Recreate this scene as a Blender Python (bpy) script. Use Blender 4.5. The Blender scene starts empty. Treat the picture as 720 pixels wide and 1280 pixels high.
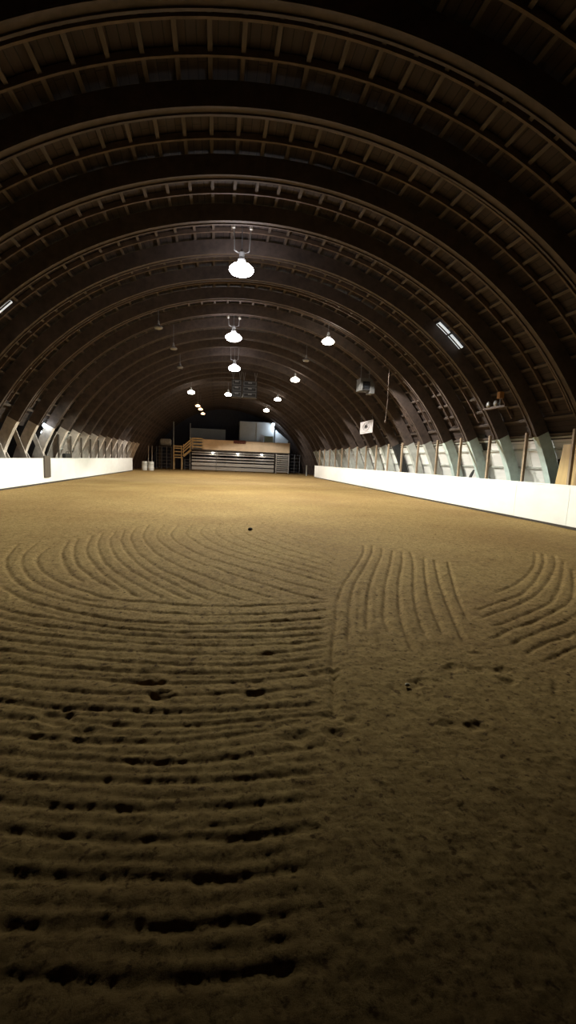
import bpy, math, random
import numpy as np
from mathutils import Vector, Matrix

rnd = random.Random(7)
sc = bpy.context.scene
COL = sc.collection
PI = math.pi

# ------------------------------------------------------------------ hall measures (metres)
AX = 1.17            # axis of the vault
ZC = -2.2            # centre height of the vault arc
R_IN, R_OUT = 10.4, 10.8
R_PUR, R_DECK = 10.9, 10.9
Y_NEAR, Y_FAR = -3.0, 66.0
RIB0, PITCH = 14.28, 2.14
KR, KL = 10.0, -8.25  # faces of the two kickboards
K_END = 48.0

ORD = ['', 'first', 'second', 'third', 'fourth', 'fifth', 'sixth', 'seventh', 'eighth', 'ninth', 'tenth', 'eleventh',
       'twelfth', 'thirteenth', 'fourteenth', 'fifteenth', 'sixteenth', 'seventeenth', 'eighteenth', 'nineteenth', 'twentieth']


# ------------------------------------------------------------------ materials
def mat(name, col, rough=0.8, var=0.0, scale=6.0, stretch=(1, 1, 1), bump=0.0, metal=0.0, var2=None, rand=0.0):
    m = bpy.data.materials.new(name); m.use_nodes = True
    nt = m.node_tree; N = nt.nodes; L = nt.links
    b = N['Principled BSDF']
    b.inputs['Roughness'].default_value = rough
    b.inputs['Metallic'].default_value = metal
    b.inputs['Base Color'].default_value = (*col, 1)
    if var or bump:
        tc = N.new('ShaderNodeTexCoord'); mp = N.new('ShaderNodeMapping')
        mp.inputs['Scale'].default_value = stretch
        L.new(tc.outputs['Object'], mp.inputs['Vector'])
        nz = N.new('ShaderNodeTexNoise'); nz.inputs['Scale'].default_value = scale
        nz.inputs['Detail'].default_value = 6; nz.inputs['Roughness'].default_value = 0.65
        L.new(mp.outputs['Vector'], nz.inputs['Vector'])
        if var:
            cr = N.new('ShaderNodeValToRGB')
            lo = [max(0, c * (1 - var)) for c in col]; hi = var2 if var2 else [min(1, c * (1 + var)) for c in col]
            cr.color_ramp.elements[0].position = 0.3; cr.color_ramp.elements[0].color = (*lo, 1)
            cr.color_ramp.elements[1].position = 0.7; cr.color_ramp.elements[1].color = (*hi, 1)
            L.new(nz.outputs['Fac'], cr.inputs['Fac'])
            out = cr.outputs['Color']
            if rand:
                oi = N.new('ShaderNodeObjectInfo'); hs = N.new('ShaderNodeHueSaturation')
                mr = N.new('ShaderNodeMapRange'); mr.inputs['To Min'].default_value = 1 - rand; mr.inputs['To Max'].default_value = 1 + rand
                L.new(oi.outputs['Random'], mr.inputs['Value']); L.new(mr.outputs['Result'], hs.inputs['Value'])
                L.new(out, hs.inputs['Color']); out = hs.outputs['Color']
            L.new(out, b.inputs['Base Color'])
        if bump:
            bp = N.new('ShaderNodeBump'); bp.inputs['Strength'].default_value = bump; bp.inputs['Distance'].default_value = 0.02
            L.new(nz.outputs['Fac'], bp.inputs['Height']); L.new(bp.outputs['Normal'], b.inputs['Normal'])
    return m


def emit(name, col, s):
    m = bpy.data.materials.new(name); m.use_nodes = True
    nt = m.node_tree; b = nt.nodes['Principled BSDF']
    b.inputs['Base Color'].default_value = (*col, 1)
    b.inputs['Emission Color'].default_value = (*col, 1)
    b.inputs['Emission Strength'].default_value = s
    return m


def boards_mat(name, c_lo, c_hi, board=0.18, length=3.2, gap=0.02, rough=0.85, grain=0.6):
    """boards running along the hall: UV u = metres along Y, v = metres along the arc"""
    m = bpy.data.materials.new(name); m.use_nodes = True
    nt = m.node_tree; N = nt.nodes; L = nt.links; b = N['Principled BSDF']
    uv = N.new('ShaderNodeUVMap'); uv.uv_map = 'UVMap'
    br = N.new('ShaderNodeTexBrick')
    br.inputs['Scale'].default_value = 1.0
    br.inputs['Brick Width'].default_value = length; br.inputs['Row Height'].default_value = board
    br.inputs['Mortar Size'].default_value = gap * 0.5; br.inputs['Mortar Smooth'].default_value = 0.3
    br.inputs['Color1'].default_value = (*c_lo, 1); br.inputs['Color2'].default_value = (*c_hi, 1)
    br.inputs['Mortar'].default_value = (*[c * 0.35 for c in c_lo], 1)
    L.new(uv.outputs['UV'], br.inputs['Vector'])
    nz = N.new('ShaderNodeTexNoise'); nz.inputs['Scale'].default_value = 1.0; nz.inputs['Detail'].default_value = 6
    mp = N.new('ShaderNodeMapping'); mp.inputs['Scale'].default_value = (0.8, 14, 1)
    L.new(uv.outputs['UV'], mp.inputs['Vector']); L.new(mp.outputs['Vector'], nz.inputs['Vector'])
    mx = N.new('ShaderNodeMix'); mx.data_type = 'RGBA'; mx.blend_type = 'MULTIPLY'; mx.inputs['Factor'].default_value = grain
    cr = N.new('ShaderNodeValToRGB'); cr.color_ramp.elements[0].position = 0.3; cr.color_ramp.elements[1].position = 0.7
    cr.color_ramp.elements[0].color = (0.45, 0.42, 0.4, 1)
    L.new(nz.outputs['Fac'], cr.inputs['Fac'])
    L.new(br.outputs['Color'], mx.inputs[6]); L.new(cr.outputs['Color'], mx.inputs[7])
    L.new(mx.outputs[2], b.inputs['Base Color'])
    bp = N.new('ShaderNodeBump'); bp.inputs['Strength'].default_value = 0.5; bp.inputs['Distance'].default_value = 0.01; bp.invert = True
    L.new(br.outputs['Fac'], bp.inputs['Height']); L.new(bp.outputs['Normal'], b.inputs['Normal'])
    b.inputs['Roughness'].default_value = rough
    return m


def dirt_mat():
    m = bpy.data.materials.new('raked_dirt'); m.use_nodes = True
    nt = m.node_tree; N = nt.nodes; L = nt.links; b = N['Principled BSDF']
    tc = N.new('ShaderNodeTexCoord')
    def noise(s, d=5, r=0.6):
        n = N.new('ShaderNodeTexNoise'); n.inputs['Scale'].default_value = s; n.inputs['Detail'].default_value = d
        n.inputs['Roughness'].default_value = r; L.new(tc.outputs['Object'], n.inputs['Vector']); return n
    big, mid, fine = noise(0.35, 4), noise(7, 8, 0.75), noise(24, 10, 0.85)
    cr = N.new('ShaderNodeValToRGB')
    e = cr.color_ramp.elements
    e[0].position = 0.3; e[0].color = DIRT_LO; e[1].position = 0.68; e[1].color = DIRT_HI
    L.new(mid.outputs['Fac'], cr.inputs['Fac'])
    cb = N.new('ShaderNodeValToRGB'); e = cb.color_ramp.elements
    e[0].position = 0.35; e[0].color = (0.82, 0.76, 0.72, 1); e[1].position = 0.65; e[1].color = (1, 1, 0.96, 1)
    L.new(big.outputs['Fac'], cb.inputs['Fac'])
    cf = N.new('ShaderNodeValToRGB'); e = cf.color_ramp.elements
    e[0].position = 0.3; e[0].color = (0.22, 0.18, 0.15, 1); e[0].position = 0.38; e[1].position = 0.50; e[1].color = (1, 1, 1, 1)
    L.new(fine.outputs['Fac'], cf.inputs['Fac'])
    a = N.new('ShaderNodeMix'); a.data_type = 'RGBA'; a.blend_type = 'MULTIPLY'; a.inputs['Factor'].default_value = 1
    L.new(cr.outputs['Color'], a.inputs[6]); L.new(cb.outputs['Color'], a.inputs[7])
    c = N.new('ShaderNodeMix'); c.data_type = 'RGBA'; c.blend_type = 'MULTIPLY'; c.inputs['Factor'].default_value = 0.8
    L.new(a.outputs[2], c.inputs[6]); L.new(cf.outputs['Color'], c.inputs[7])
    sp = noise(15, 3, 0.6); cs = N.new('ShaderNodeValToRGB'); e = cs.color_ramp.elements   # scattered dark bits of bedding
    e[0].position = 0.60; e[0].color = (1, 1, 1, 1); e[1].position = 0.68; e[1].color = (0.38, 0.33, 0.3, 1)
    L.new(sp.outputs['Fac'], cs.inputs['Fac'])
    f = N.new('ShaderNodeMix'); f.data_type = 'RGBA'; f.blend_type = 'MULTIPLY'; f.inputs['Factor'].default_value = 1
    L.new(c.outputs[2], f.inputs[6]); L.new(cs.outputs['Color'], f.inputs[7])
    L.new(f.outputs[2], b.inputs['Base Color'])
    b1 = N.new('ShaderNodeBump'); b1.inputs['Strength'].default_value = 0.9; b1.inputs['Distance'].default_value = 0.016
    L.new(fine.outputs['Fac'], b1.inputs['Height'])
    L.new(b1.outputs['Normal'], b.inputs['Normal'])
    b.inputs['Roughness'].default_value = 0.95
    b.inputs['Specular IOR Level'].default_value = 0.1
    return m


DIRT_LO = (0.205, 0.130, 0.050, 1); DIRT_HI = (0.405, 0.278, 0.117, 1)
M = {}
M['dirt'] = dirt_mat()
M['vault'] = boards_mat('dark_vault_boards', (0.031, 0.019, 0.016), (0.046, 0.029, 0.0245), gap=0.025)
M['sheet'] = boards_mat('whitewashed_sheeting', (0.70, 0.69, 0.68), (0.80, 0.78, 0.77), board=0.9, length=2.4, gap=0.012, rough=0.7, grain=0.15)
M['endwall'] = mat('dark_end_boards', (0.075, 0.08, 0.115), 0.9, 0.3, 3, (6, 1, 0.3))
M['rib'] = mat('dark_rib_timber', (0.066, 0.046, 0.038), 0.75, 0.4, 3, (1, 1, 1), 0.2)
M['strip'] = mat('worn_rafter_timber', (0.09, 0.06, 0.045), 0.75, 0.4, 4)
M['purlin'] = mat('purlin_timber', (0.068, 0.05, 0.041), 0.8, 0.45, 2, (4, 0.4, 4))
M['leg'] = mat('pale_green_leg_paint', (0.52, 0.62, 0.60), 0.6, 0.18, 3)
M['legg'] = mat('pale_grey_leg_paint', (0.40, 0.41, 0.385), 0.65, 0.22, 3)
M['legl'] = mat('grey_brown_leg_timber', (0.50, 0.44, 0.40), 0.75, 0.28, 3)
M['black'] = mat('plain_black', (0.012, 0.012, 0.013), 0.7, 0.3, 8)
M['post'] = mat('tan_post_timber', (0.30, 0.22, 0.15), 0.75, 0.3, 5, (5, 5, 0.6))
M['white'] = mat('white_kickboard_paint', (0.82, 0.81, 0.80), 0.5, 0.05, 1.3, (1, 1, 2), rand=0.03)
M['dark'] = mat('dark_timber_and_gap_shade', (0.045, 0.035, 0.028), 0.9, 0.3, 5)  # dark timber, also colours the painted shadow gap under the kickboards
M['brown'] = mat('dark_brown_plank', (0.085, 0.066, 0.052), 0.7, 0.35, 4, (5, 5, 0.5))
M['gate'] = mat('grey_weathered_planks', (0.46, 0.44, 0.41), 0.8, 0.3, 3, (0.5, 4, 6), rand=0.15)
M['ply'] = mat('tan_plywood', (0.46, 0.31, 0.125), 0.6, 0.15, 2.5, (3, 3, 0.5))
M['beige'] = mat('beige_panel_board', (0.66, 0.50, 0.33), 0.6, 0.1, 1.5)
M['stair'] = mat('pine_stair_timber', (0.62, 0.47, 0.25), 0.7, 0.25, 4)
M['booth'] = mat('pale_grey_booth_board', (0.50, 0.52, 0.52), 0.6, 0.12, 1)
M['screen'] = mat('blue_grey_screen_board', (0.36, 0.40, 0.46), 0.7, 0.12, 1)
M['green'] = mat('grey_green_cabinet_paint', (0.22, 0.27, 0.22), 0.6, 0.1, 2)
M['red'] = mat('dull_red_cloth', (0.16, 0.06, 0.05), 0.9, 0.3, 8)
M['steel'] = mat('grey_steel', (0.30, 0.31, 0.33), 0.45, 0.2, 6, metal=0.6)
M['pipe'] = mat('dull_pipe_metal', (0.16, 0.165, 0.18), 0.5, 0.2, 8, metal=0.4)
M['zinc'] = mat('pale_lamp_housing', (0.30, 0.30, 0.30), 0.4, 0.1, 8, metal=0.3)
M['cab'] = mat('dark_cabinet_paint', (0.03, 0.032, 0.038), 0.5, 0.2, 5)
M['plastic'] = mat('white_barrel_plastic', (0.62, 0.60, 0.56), 0.4, 0.12, 3)
M['rust'] = mat('orange_brown_box', (0.38, 0.19, 0.06), 0.6, 0.2, 8)
M['sign'] = mat('white_sign_face', (0.50, 0.47, 0.48), 0.5, 0.03, 4)
M['mark'] = mat('grey_sign_marks', (0.27, 0.25, 0.26), 0.6)
M['heater'] = mat('grey_heater_sheet', (0.07, 0.068, 0.065), 0.5, 0.15, 3)
M['tank'] = mat('grey_tank_sheet', (0.34, 0.33, 0.31), 0.5, 0.15, 3)
M['stone'] = mat('pale_stone', (0.6, 0.52, 0.4), 0.8, 0.2, 9)
M['clod'] = mat('dark_clod_earth', (0.03, 0.02, 0.012), 0.95, 0.3, 20)
M['unlit'] = mat('unlit_lamp_glass', (0.22, 0.21, 0.21), 0.25)
M['cool'] = emit('cool_lamp_glass', (1.0, 0.97, 1.0), 28)
M['warm'] = emit('warm_lamp_glass', (1.0, 0.93, 0.78), 22)
M['far'] = emit('far_lamp_glass', (1.0, 0.95, 0.85), 10)
M['orange'] = emit('orange_lamp_glass', (1.0, 0.62, 0.32), 5)
M['bulb'] = emit('side_room_bulb', (0.82, 0.93, 1.0), 14)
M['sky'] = emit('translucent_roof_panel', (0.75, 0.82, 0.86), 0.75)
M['skydim'] = emit('dim_translucent_roof_panel', (0.75, 0.78, 0.84), 0.30)


# ------------------------------------------------------------------ mesh building
class MB:
    def __init__(s): s.v = []; s.f = []; s.uv = {}
    def add(s, vs, fs):
        o = len(s.v); s.v += [tuple(v) for v in vs]; s.f += [tuple(i + o for i in f) for f in fs]; return s
    def box(s, x0, x1, y0, y1, z0, z1):
        vs = [(x, y, z) for z in (z0, z1) for y in (y0, y1) for x in (x0, x1)]
        return s.add(vs, [(0, 2, 3, 1), (4, 5, 7, 6), (0, 1, 5, 4), (2, 6, 7, 3), (0, 4, 6, 2), (1, 3, 7, 5)])
    def bar(s, a, b, w, h, up=(0, 0, 1)):
        a = Vector(a); b = Vector(b); d = (b - a).normalized(); up = Vector(up)
        if abs(d.dot(up)) > 0.99: up = Vector((0, 1, 0))
        r = d.cross(up).normalized() * (w / 2); u = r.cross(d).normalized() * (h / 2)
        vs = [p + i * r + j * u for p in (a, b) for i, j in ((-1, -1), (1, -1), (1, 1), (-1, 1))]
        return s.add(vs, [(0, 1, 2, 3), (7, 6, 5, 4), (0, 4, 5, 1), (1, 5, 6, 2), (2, 6, 7, 3), (3, 7, 4, 0)])
    def tube(s, pts, r, n=8):
        pts = [Vector(p) for p in pts]; vs = []; fs = []
        for i, p in enumerate(pts):
            d = (pts[min(i + 1, len(pts) - 1)] - pts[max(i - 1, 0)]).normalized()
            u = Vector((0, 0, 1)) if abs(d.z) < 0.9 else Vector((1, 0, 0))
            e = d.cross(u).normalized(); g = e.cross(d)
            vs += [p + r * (math.cos(t) * e + math.sin(t) * g) for t in [2 * PI * k / n for k in range(n)]]
        for i in range(len(pts) - 1):
            for k in range(n):
                a, b = i * n + k, i * n + (k + 1) % n
                fs.append((a, b, b + n, a + n))
        fs.append(tuple(range(n))[::-1]); fs.append(tuple(range((len(pts) - 1) * n, len(pts) * n)))
        return s.add(vs, fs)
    def lathe(s, c, prof, n=20, axis='z'):
        vs = []; fs = []
        for r, z in prof:
            for k in range(n):
                t = 2 * PI * k / n; p = (r * math.cos(t), r * math.sin(t), z)
                if axis == 'x': p = (p[2], p[0], p[1])
                if axis == 'y': p = (p[0], p[2], p[1])
                vs.append((c[0] + p[0], c[1] + p[1], c[2] + p[2]))
        for i in range(len(prof) - 1):
            for k in range(n):
                a, b = i * n + k, i * n + (k + 1) % n
                fs.append((a, b, b + n, a + n))
        fs.append(tuple(range(n))[::-1]); fs.append(tuple(range((len(prof) - 1) * n, len(prof) * n)))
        return s.add(vs, fs)
    def prism(s, poly, y0, y1):
        """polygon in x,z pushed along y"""
        n = len(poly)
        vs = [(x, y0, z) for x, z in poly] + [(x, y1, z) for x, z in poly]
        fs = [tuple(range(n)), tuple(range(n, 2 * n))[::-1]] + [(i, i + n, (i + 1) % n + n, (i + 1) % n) for i in range(n)]
        return s.add(vs, fs)
    def arc(s, r0, r1, a0, a1, y0, y1, n):
        """bent beam of box section, angle from the vertical, about the vault axis"""
        vs = []; fs = []
        for i in range(n + 1):
            a = a0 + (a1 - a0) * i / n; sn, cs = math.sin(a), math.cos(a)
            for r, y in ((r0, y0), (r0, y1), (r1, y1), (r1, y0)):
                vs.append((AX + r * sn, y, ZC + r * cs))
        for i in range(n):
            for k in range(4):
                a, b = 4 * i + k, 4 * i + (k + 1) % 4
                fs.append((a, b, b + 4, a + 4))
        fs.append((3, 2, 1, 0)); fs.append(tuple(4 * n + k for k in range(4)))
        return s.add(vs, fs)
    def build(s, name, m, parent=None, smooth=False, bevel=0.0, **props):
        off = Vector(parent.matrix_world.translation) if parent is not None else Vector((0, 0, 0))
        if parent is not None:
            off = Vector((0, 0, 0)); p = parent
            while p is not None: off += Vector(p.location); p = p.parent
        elif 'at' in props: off = Vector(props.pop('at'))
        me = bpy.data.meshes.new(name)
        me.from_pydata([tuple(Vector(v) - off) for v in s.v], [], s.f)
        import bmesh
        bm = bmesh.new(); bm.from_mesh(me); bmesh.ops.recalc_face_normals(bm, faces=bm.faces)
        if bevel:
            bmesh.ops.bevel(bm, geom=list(bm.edges), offset=bevel, segments=1, affect='EDGES', clamp_overlap=True)
        bm.to_mesh(me); bm.free()
        me.materials.append(m)
        if smooth:
            for p in me.polygons: p.use_smooth = True
        o = bpy.data.objects.new(name, me); COL.objects.link(o)
        if parent is not None: o.parent = parent
        else: o.location = off
        for k, v in props.items(): o[k] = v
        return o


def thing(name, label, cat, loc=(0, 0, 0), group=None):
    o = bpy.data.objects.new(name, None); COL.objects.link(o); o.location = loc
    o.empty_display_size = 0.2
    o['label'] = label; o['category'] = cat
    if group: o['group'] = group
    return o


def copy_tree(o, parent=None):
    c = o.copy(); COL.objects.link(c)
    if parent is not None: c.parent = parent
    for ch in list(o.children): copy_tree(ch, c)
    return c


def ang(z, r): return math.acos(max(-1, min(1, (z - ZC) / r)))


def lamp_light(kind, name, loc, power, col, size=0.15, spot=None, blend=0.3, parent=None):
    d = bpy.data.lights.new(name, kind); d.energy = power; d.color = col
    d.shadow_soft_size = size
    if kind == 'SPOT':
        d.spot_size = spot; d.spot_blend = blend
        # wide throw of a prismatic high bay: less straight down, more out to the sides
        d.use_nodes = True; nt = d.node_tree; N = nt.nodes; L = nt.links
        em = [n for n in N if n.type == 'EMISSION'][0]
        tc = N.new('ShaderNodeTexCoord'); sp = N.new('ShaderNodeSeparateXYZ'); L.new(tc.outputs['Normal'], sp.inputs[0])
        ab = N.new('ShaderNodeMath'); ab.operation = 'ABSOLUTE'; L.new(sp.outputs['Z'], ab.inputs[0])
        cr = N.new('ShaderNodeValToRGB'); e = cr.color_ramp.elements
        e[0].position = 0.25; e[0].color = (1, 1, 1, 1); e[1].position = 1.0; e[1].color = (0.33, 0.33, 0.33, 1)
        k = e.new(0.5); k.color = (0.97,) * 3 + (1,); k = e.new(0.75); k.color = (0.52,) * 3 + (1,)
        L.new(ab.outputs[0], cr.inputs['Fac']); L.new(cr.outputs['Color'], em.inputs['Strength'])
    o = bpy.data.objects.new(name, d); COL.objects.link(o); o.location = loc
    if parent is not None: o.parent = parent
    return o

EXPOSURE = 0.0
GROOVES = [
 (1.00,0.045,[(-3.36,8.46),(-3.12,7.47),(-2.81,6.70),(-2.53,6.18),(-2.16,5.66),(-1.73,5.28),(-1.32,5.01),(-0.56,4.79),(0.26,4.69),(1.28,4.82)]),
 (0.90,0.045,[(-3.13,8.64),(-2.96,7.67),(-2.69,6.89),(-2.32,6.18),(-1.95,5.70),(-1.53,5.31),(-1.19,5.12)]),
 (1.10,0.050,[(-2.79,8.21),(-2.71,7.56),(-2.49,6.90),(-2.21,6.39),(-1.91,5.99),(-1.57,5.63),(-1.20,5.30),(-0.60,5.11),(-0.01,4.99),(0.57,5.01),(1.32,5.09)]),
 (1.10,0.050,[(-2.68,8.92),(-2.44,7.82),(-2.15,6.96),(-1.87,6.36),(-1.61,5.95)]),
 (1.10,0.050,[(-2.59,9.20),(-2.37,8.17),(-2.04,7.13),(-1.73,6.49),(-1.43,5.99),(-1.16,5.59)]),
 (1.10,0.050,[(-2.43,9.59),(-2.22,8.40),(-1.97,7.53),(-1.64,6.73),(-1.31,6.07),(-0.95,5.46),(-0.83,5.27)]),
 (1.10,0.050,[(-2.31,9.91),(-2.08,8.57),(-1.79,7.54),(-1.45,6.73),(-1.05,6.00),(-0.68,5.42),(-0.52,5.20)]),
 (1.10,0.050,[(-2.11,10.27),(-1.97,8.99),(-1.63,7.74),(-1.27,6.84),(-0.86,6.08),(-0.45,5.45),(-0.25,5.20)]),
 (1.10,0.050,[(-1.95,10.29),(-1.77,9.01),(-1.41,7.75),(-1.01,6.75),(-0.60,6.04),(-0.17,5.35),(0.01,5.14)]),
 (1.10,0.050,[(-1.79,10.79),(-1.68,9.48),(-1.33,8.03),(-0.90,6.95),(-0.47,6.21),(0.01,5.52),(0.37,5.13)]),
 (1.10,0.050,[(-1.58,11.21),(-1.48,9.70),(-1.13,8.26),(-0.66,7.13),(-0.21,6.39),(0.31,5.66),(0.75,5.19)]),
 (1.10,0.050,[(-1.23,11.26),(-1.22,9.73),(-0.89,8.42),(-0.43,7.43),(0.07,6.63),(0.63,5.85),(1.15,5.28),(1.34,5.18)]),
 (1.10,0.050,[(-0.91,11.31),(-0.94,9.86),(-0.66,8.68),(-0.19,7.62),(0.36,6.79),(0.96,5.97),(1.44,5.48)]),
 (1.05,0.055,[(-0.58,11.36),(-0.64,10.00),(-0.29,8.71),(0.20,7.71),(0.73,6.96),(1.28,6.23),(1.59,5.77)]),
 (1.02,0.055,[(-0.24,11.48),(-0.35,10.15),(-0.04,8.90),(0.41,7.92),(0.90,7.19),(1.39,6.49),(1.65,6.02)]),
 (0.99,0.055,[(0.11,11.61),(-0.04,10.30),(0.22,9.10),(0.64,8.15),(1.07,7.43),(1.51,6.77),(1.72,6.28)]),
 (0.96,0.055,[(0.47,11.74),(0.28,10.45),(0.49,9.31),(0.87,8.39),(1.26,7.70),(1.64,7.07),(1.79,6.57)]),
 (0.93,0.055,[(0.84,11.87),(0.61,10.61),(0.79,9.53),(1.13,8.65),(1.46,7.98),(1.78,7.40),(1.88,6.88)]),
 (0.90,0.055,[(1.23,12.01),(0.96,10.78),(1.09,9.77),(1.40,8.93),(1.68,8.29),(1.93,7.77),(1.96,7.23)]),
 (0.87,0.055,[(1.63,12.16),(1.32,10.96),(1.42,10.01),(1.69,9.23),(1.92,8.63),(2.10,8.17),(2.06,7.61)]),
 (0.84,0.055,[(2.04,12.30),(1.69,11.14),(1.77,10.28),(2.01,9.55),(2.17,9.00),(2.29,8.62),(2.17,8.03)]),
 (1.20,0.050,[(-2.50,5.77),(-2.01,5.22),(-1.42,4.81),(-0.91,4.55),(-0.22,4.44),(0.41,4.47),(1.22,4.59)]),
 (1.10,0.050,[(-2.70,5.47),(-2.16,4.95),(-1.60,4.64),(-1.02,4.40),(-0.50,4.26),(0.24,4.23),(1.15,4.30)]),
 (1.00,0.050,[(-2.46,4.96),(-2.03,4.66),(-1.36,4.35),(-0.48,4.12),(0.23,4.07),(1.11,4.13)]),
 (1.00,0.050,[(-2.27,4.57),(-1.91,4.37),(-1.30,4.13),(-0.46,3.95),(0.23,3.90),(1.07,3.97)]),
 (1.00,0.050,[(-2.12,4.26),(-1.81,4.12),(-1.24,3.93),(-0.44,3.78),(0.22,3.71),(1.03,3.81)]),
 (1.00,0.050,[(-1.99,3.99),(-1.70,3.87),(-1.17,3.72),(-0.41,3.56),(0.21,3.51),(0.98,3.62)]),
 (1.00,0.050,[(-1.87,3.73),(-1.61,3.64),(-1.11,3.53),(-0.40,3.41),(0.20,3.37),(0.94,3.45)]),
 (1.00,0.050,[(-1.77,3.53),(-1.53,3.46),(-1.06,3.36),(-0.38,3.25),(0.19,3.23),(0.91,3.31)]),
 (1.00,0.050,[(-1.67,3.31),(-1.44,3.25),(-1.00,3.16),(-0.36,3.07),(0.19,3.05),(0.86,3.11)]),
 (1.00,0.050,[(-1.56,3.08),(-1.35,3.03),(-0.93,2.93),(-0.33,2.85),(0.17,2.83),(0.80,2.87)]),
 (0.90,0.050,[(-1.47,2.90),(-1.27,2.85),(-0.88,2.77),(-0.31,2.68),(0.17,2.69),(0.76,2.73)]),
 (1.00,0.050,[(-1.39,2.72),(-1.20,2.68),(-0.83,2.59),(-0.29,2.51),(0.16,2.55),(0.46,2.63)]),
 (0.90,0.050,[(-1.30,2.54),(-1.12,2.48),(-0.77,2.40),(-0.27,2.33),(0.15,2.33),(0.68,2.40)]),
 (0.90,0.050,[(-1.21,2.35),(-1.04,2.31),(-0.64,2.22),(-0.25,2.17),(0.14,2.15),(0.63,2.18)]),
 (0.90,0.050,[(-1.11,2.15),(-0.96,2.11),(-0.59,2.03),(-0.23,1.98),(0.13,1.97),(0.58,1.99)]),
 (0.90,0.050,[(-1.01,1.94),(-0.87,1.91),(-0.54,1.84),(-0.21,1.80),(0.13,1.78),(0.53,1.79)]),
 (0.90,0.050,[(-0.91,1.72),(-0.79,1.70),(-0.48,1.64),(-0.19,1.61),(0.12,1.59),(0.48,1.60)]),
 (0.90,0.050,[(-0.81,1.52),(-0.70,1.50),(-0.43,1.46),(-0.16,1.43),(0.11,1.42),(0.44,1.41)]),
 (0.90,0.050,[(-0.72,1.33),(-0.63,1.32),(-0.39,1.28),(-0.14,1.26),(0.10,1.24),(0.39,1.24)]),
 (0.38,0.040,[(-1.98,5.06),(-1.51,4.70),(-0.96,4.46),(-0.36,4.33),(0.32,4.33),(1.18,4.42)]),
 (0.38,0.040,[(-1.88,4.49),(-1.32,4.22),(-0.47,4.02),(0.23,3.97),(1.08,4.04)]),
 (0.38,0.040,[(-1.67,3.98),(-1.20,3.81),(-0.43,3.65),(0.21,3.60),(1.00,3.70)]),
 (0.38,0.040,[(-1.49,3.53),(-1.08,3.43),(-0.39,3.32),(0.20,3.29),(0.92,3.37)]),
 (0.38,0.040,[(-1.33,3.12),(-0.96,3.03),(-0.34,2.95),(0.18,2.92),(0.82,2.98)]),
 (0.38,0.040,[(-1.25,2.93),(-0.90,2.84),(-0.32,2.76),(0.17,2.75),(0.78,2.79)]),
 (0.38,0.040,[(-1.18,2.75),(-0.85,2.67),(-0.30,2.59),(0.16,2.61),(0.61,2.67)]),
 (0.38,0.040,[(-1.10,2.57),(-0.80,2.49),(-0.28,2.41),(0.16,2.43),(0.57,2.51)]),
 (0.38,0.040,[(-1.03,2.38),(-0.70,2.30),(-0.26,2.24),(0.15,2.23),(0.65,2.28)]),
 (0.38,0.040,[(-0.95,2.20),(-0.61,2.12),(-0.24,2.06),(0.14,2.05),(0.60,2.08)]),
 (0.38,0.040,[(-0.87,2.00),(-0.56,1.93),(-0.22,1.88),(0.13,1.86),(0.55,1.88)]),
 (0.38,0.040,[(-0.79,1.79),(-0.51,1.73),(-0.20,1.69),(0.12,1.67),(0.51,1.69)]),
 (0.38,0.040,[(-0.71,1.59),(-0.46,1.54),(-0.17,1.51),(0.11,1.49),(0.46,1.50)]),
 (0.38,0.040,[(-0.63,1.40),(-0.41,1.37),(-0.15,1.34),(0.10,1.32),(0.42,1.32)]),
 (1.35,0.045,[(2.94,8.88),(2.64,7.98),(2.07,6.68),(1.73,5.94),(1.42,5.11),(1.23,4.44),(1.03,3.77),(0.89,3.18),(0.76,2.65)]),
 (1.35,0.045,[(3.13,8.89),(2.80,7.99),(2.22,6.68),(1.88,5.94),(1.61,5.21),(1.37,4.44),(1.19,3.86)]),
 (1.35,0.045,[(3.24,8.64),(2.91,7.78),(2.42,6.69),(2.00,5.70),(1.65,4.71),(1.47,4.14)]),
 (1.35,0.045,[(3.33,8.32),(2.92,7.33),(2.35,6.02),(1.99,5.11),(1.79,4.57),(1.67,4.07)]),
 (1.35,0.045,[(3.53,8.34),(3.12,7.33),(2.54,6.03),(2.17,5.10),(1.93,4.42),(1.78,3.85),(1.71,3.60)]),
 (1.35,0.045,[(3.67,8.27),(3.27,7.22),(2.72,5.94),(2.35,5.04),(2.13,4.41),(1.99,3.93)]),
 (1.35,0.045,[(3.70,7.75),(3.18,6.57),(2.68,5.40),(2.40,4.63),(2.21,4.05)]),
 (1.35,0.045,[(3.81,7.56),(3.32,6.45),(2.89,5.40),(2.51,4.40),(2.31,3.82)]),
 (1.35,0.045,[(3.96,7.37),(3.35,6.03),(3.02,5.29),(2.68,4.44)]),
 (0.50,0.040,[(1.89,5.70),(1.60,4.87),(1.38,4.14)]),
 (0.50,0.040,[(2.10,5.70),(1.75,4.73),(1.64,4.36)]),
 (0.50,0.040,[(1.58,4.24),(1.44,3.65)]),
 (0.50,0.040,[(1.78,4.24),(1.68,3.74)]),
 (0.50,0.040,[(2.03,3.87),(1.98,3.44)]),
 (0.50,0.040,[(2.25,4.07),(2.15,3.45)]),
 (0.50,0.040,[(1.90,3.92),(1.83,3.53)]),
 (0.50,0.040,[(2.29,3.90),(2.19,3.38)]),
 (0.50,0.040,[(2.00,2.86),(1.97,2.55),(2.00,2.29)]),
 (0.50,0.040,[(2.18,2.85),(2.16,2.49)]),
 (0.50,0.040,[(1.84,2.90),(1.83,2.43)]),
 (0.50,0.040,[(2.64,3.07),(2.36,2.73)]),
 (0.50,0.040,[(1.65,2.89),(1.70,2.57)]),
 (0.90,0.050,[(6.40,8.43),(5.72,7.50),(4.99,6.64),(4.43,6.09),(3.98,5.70),(3.56,5.41)]),
 (0.90,0.050,[(6.47,8.28),(5.64,7.18),(4.76,6.18),(4.09,5.50),(3.72,5.23),(3.28,4.96),(2.90,4.70)]),
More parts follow.
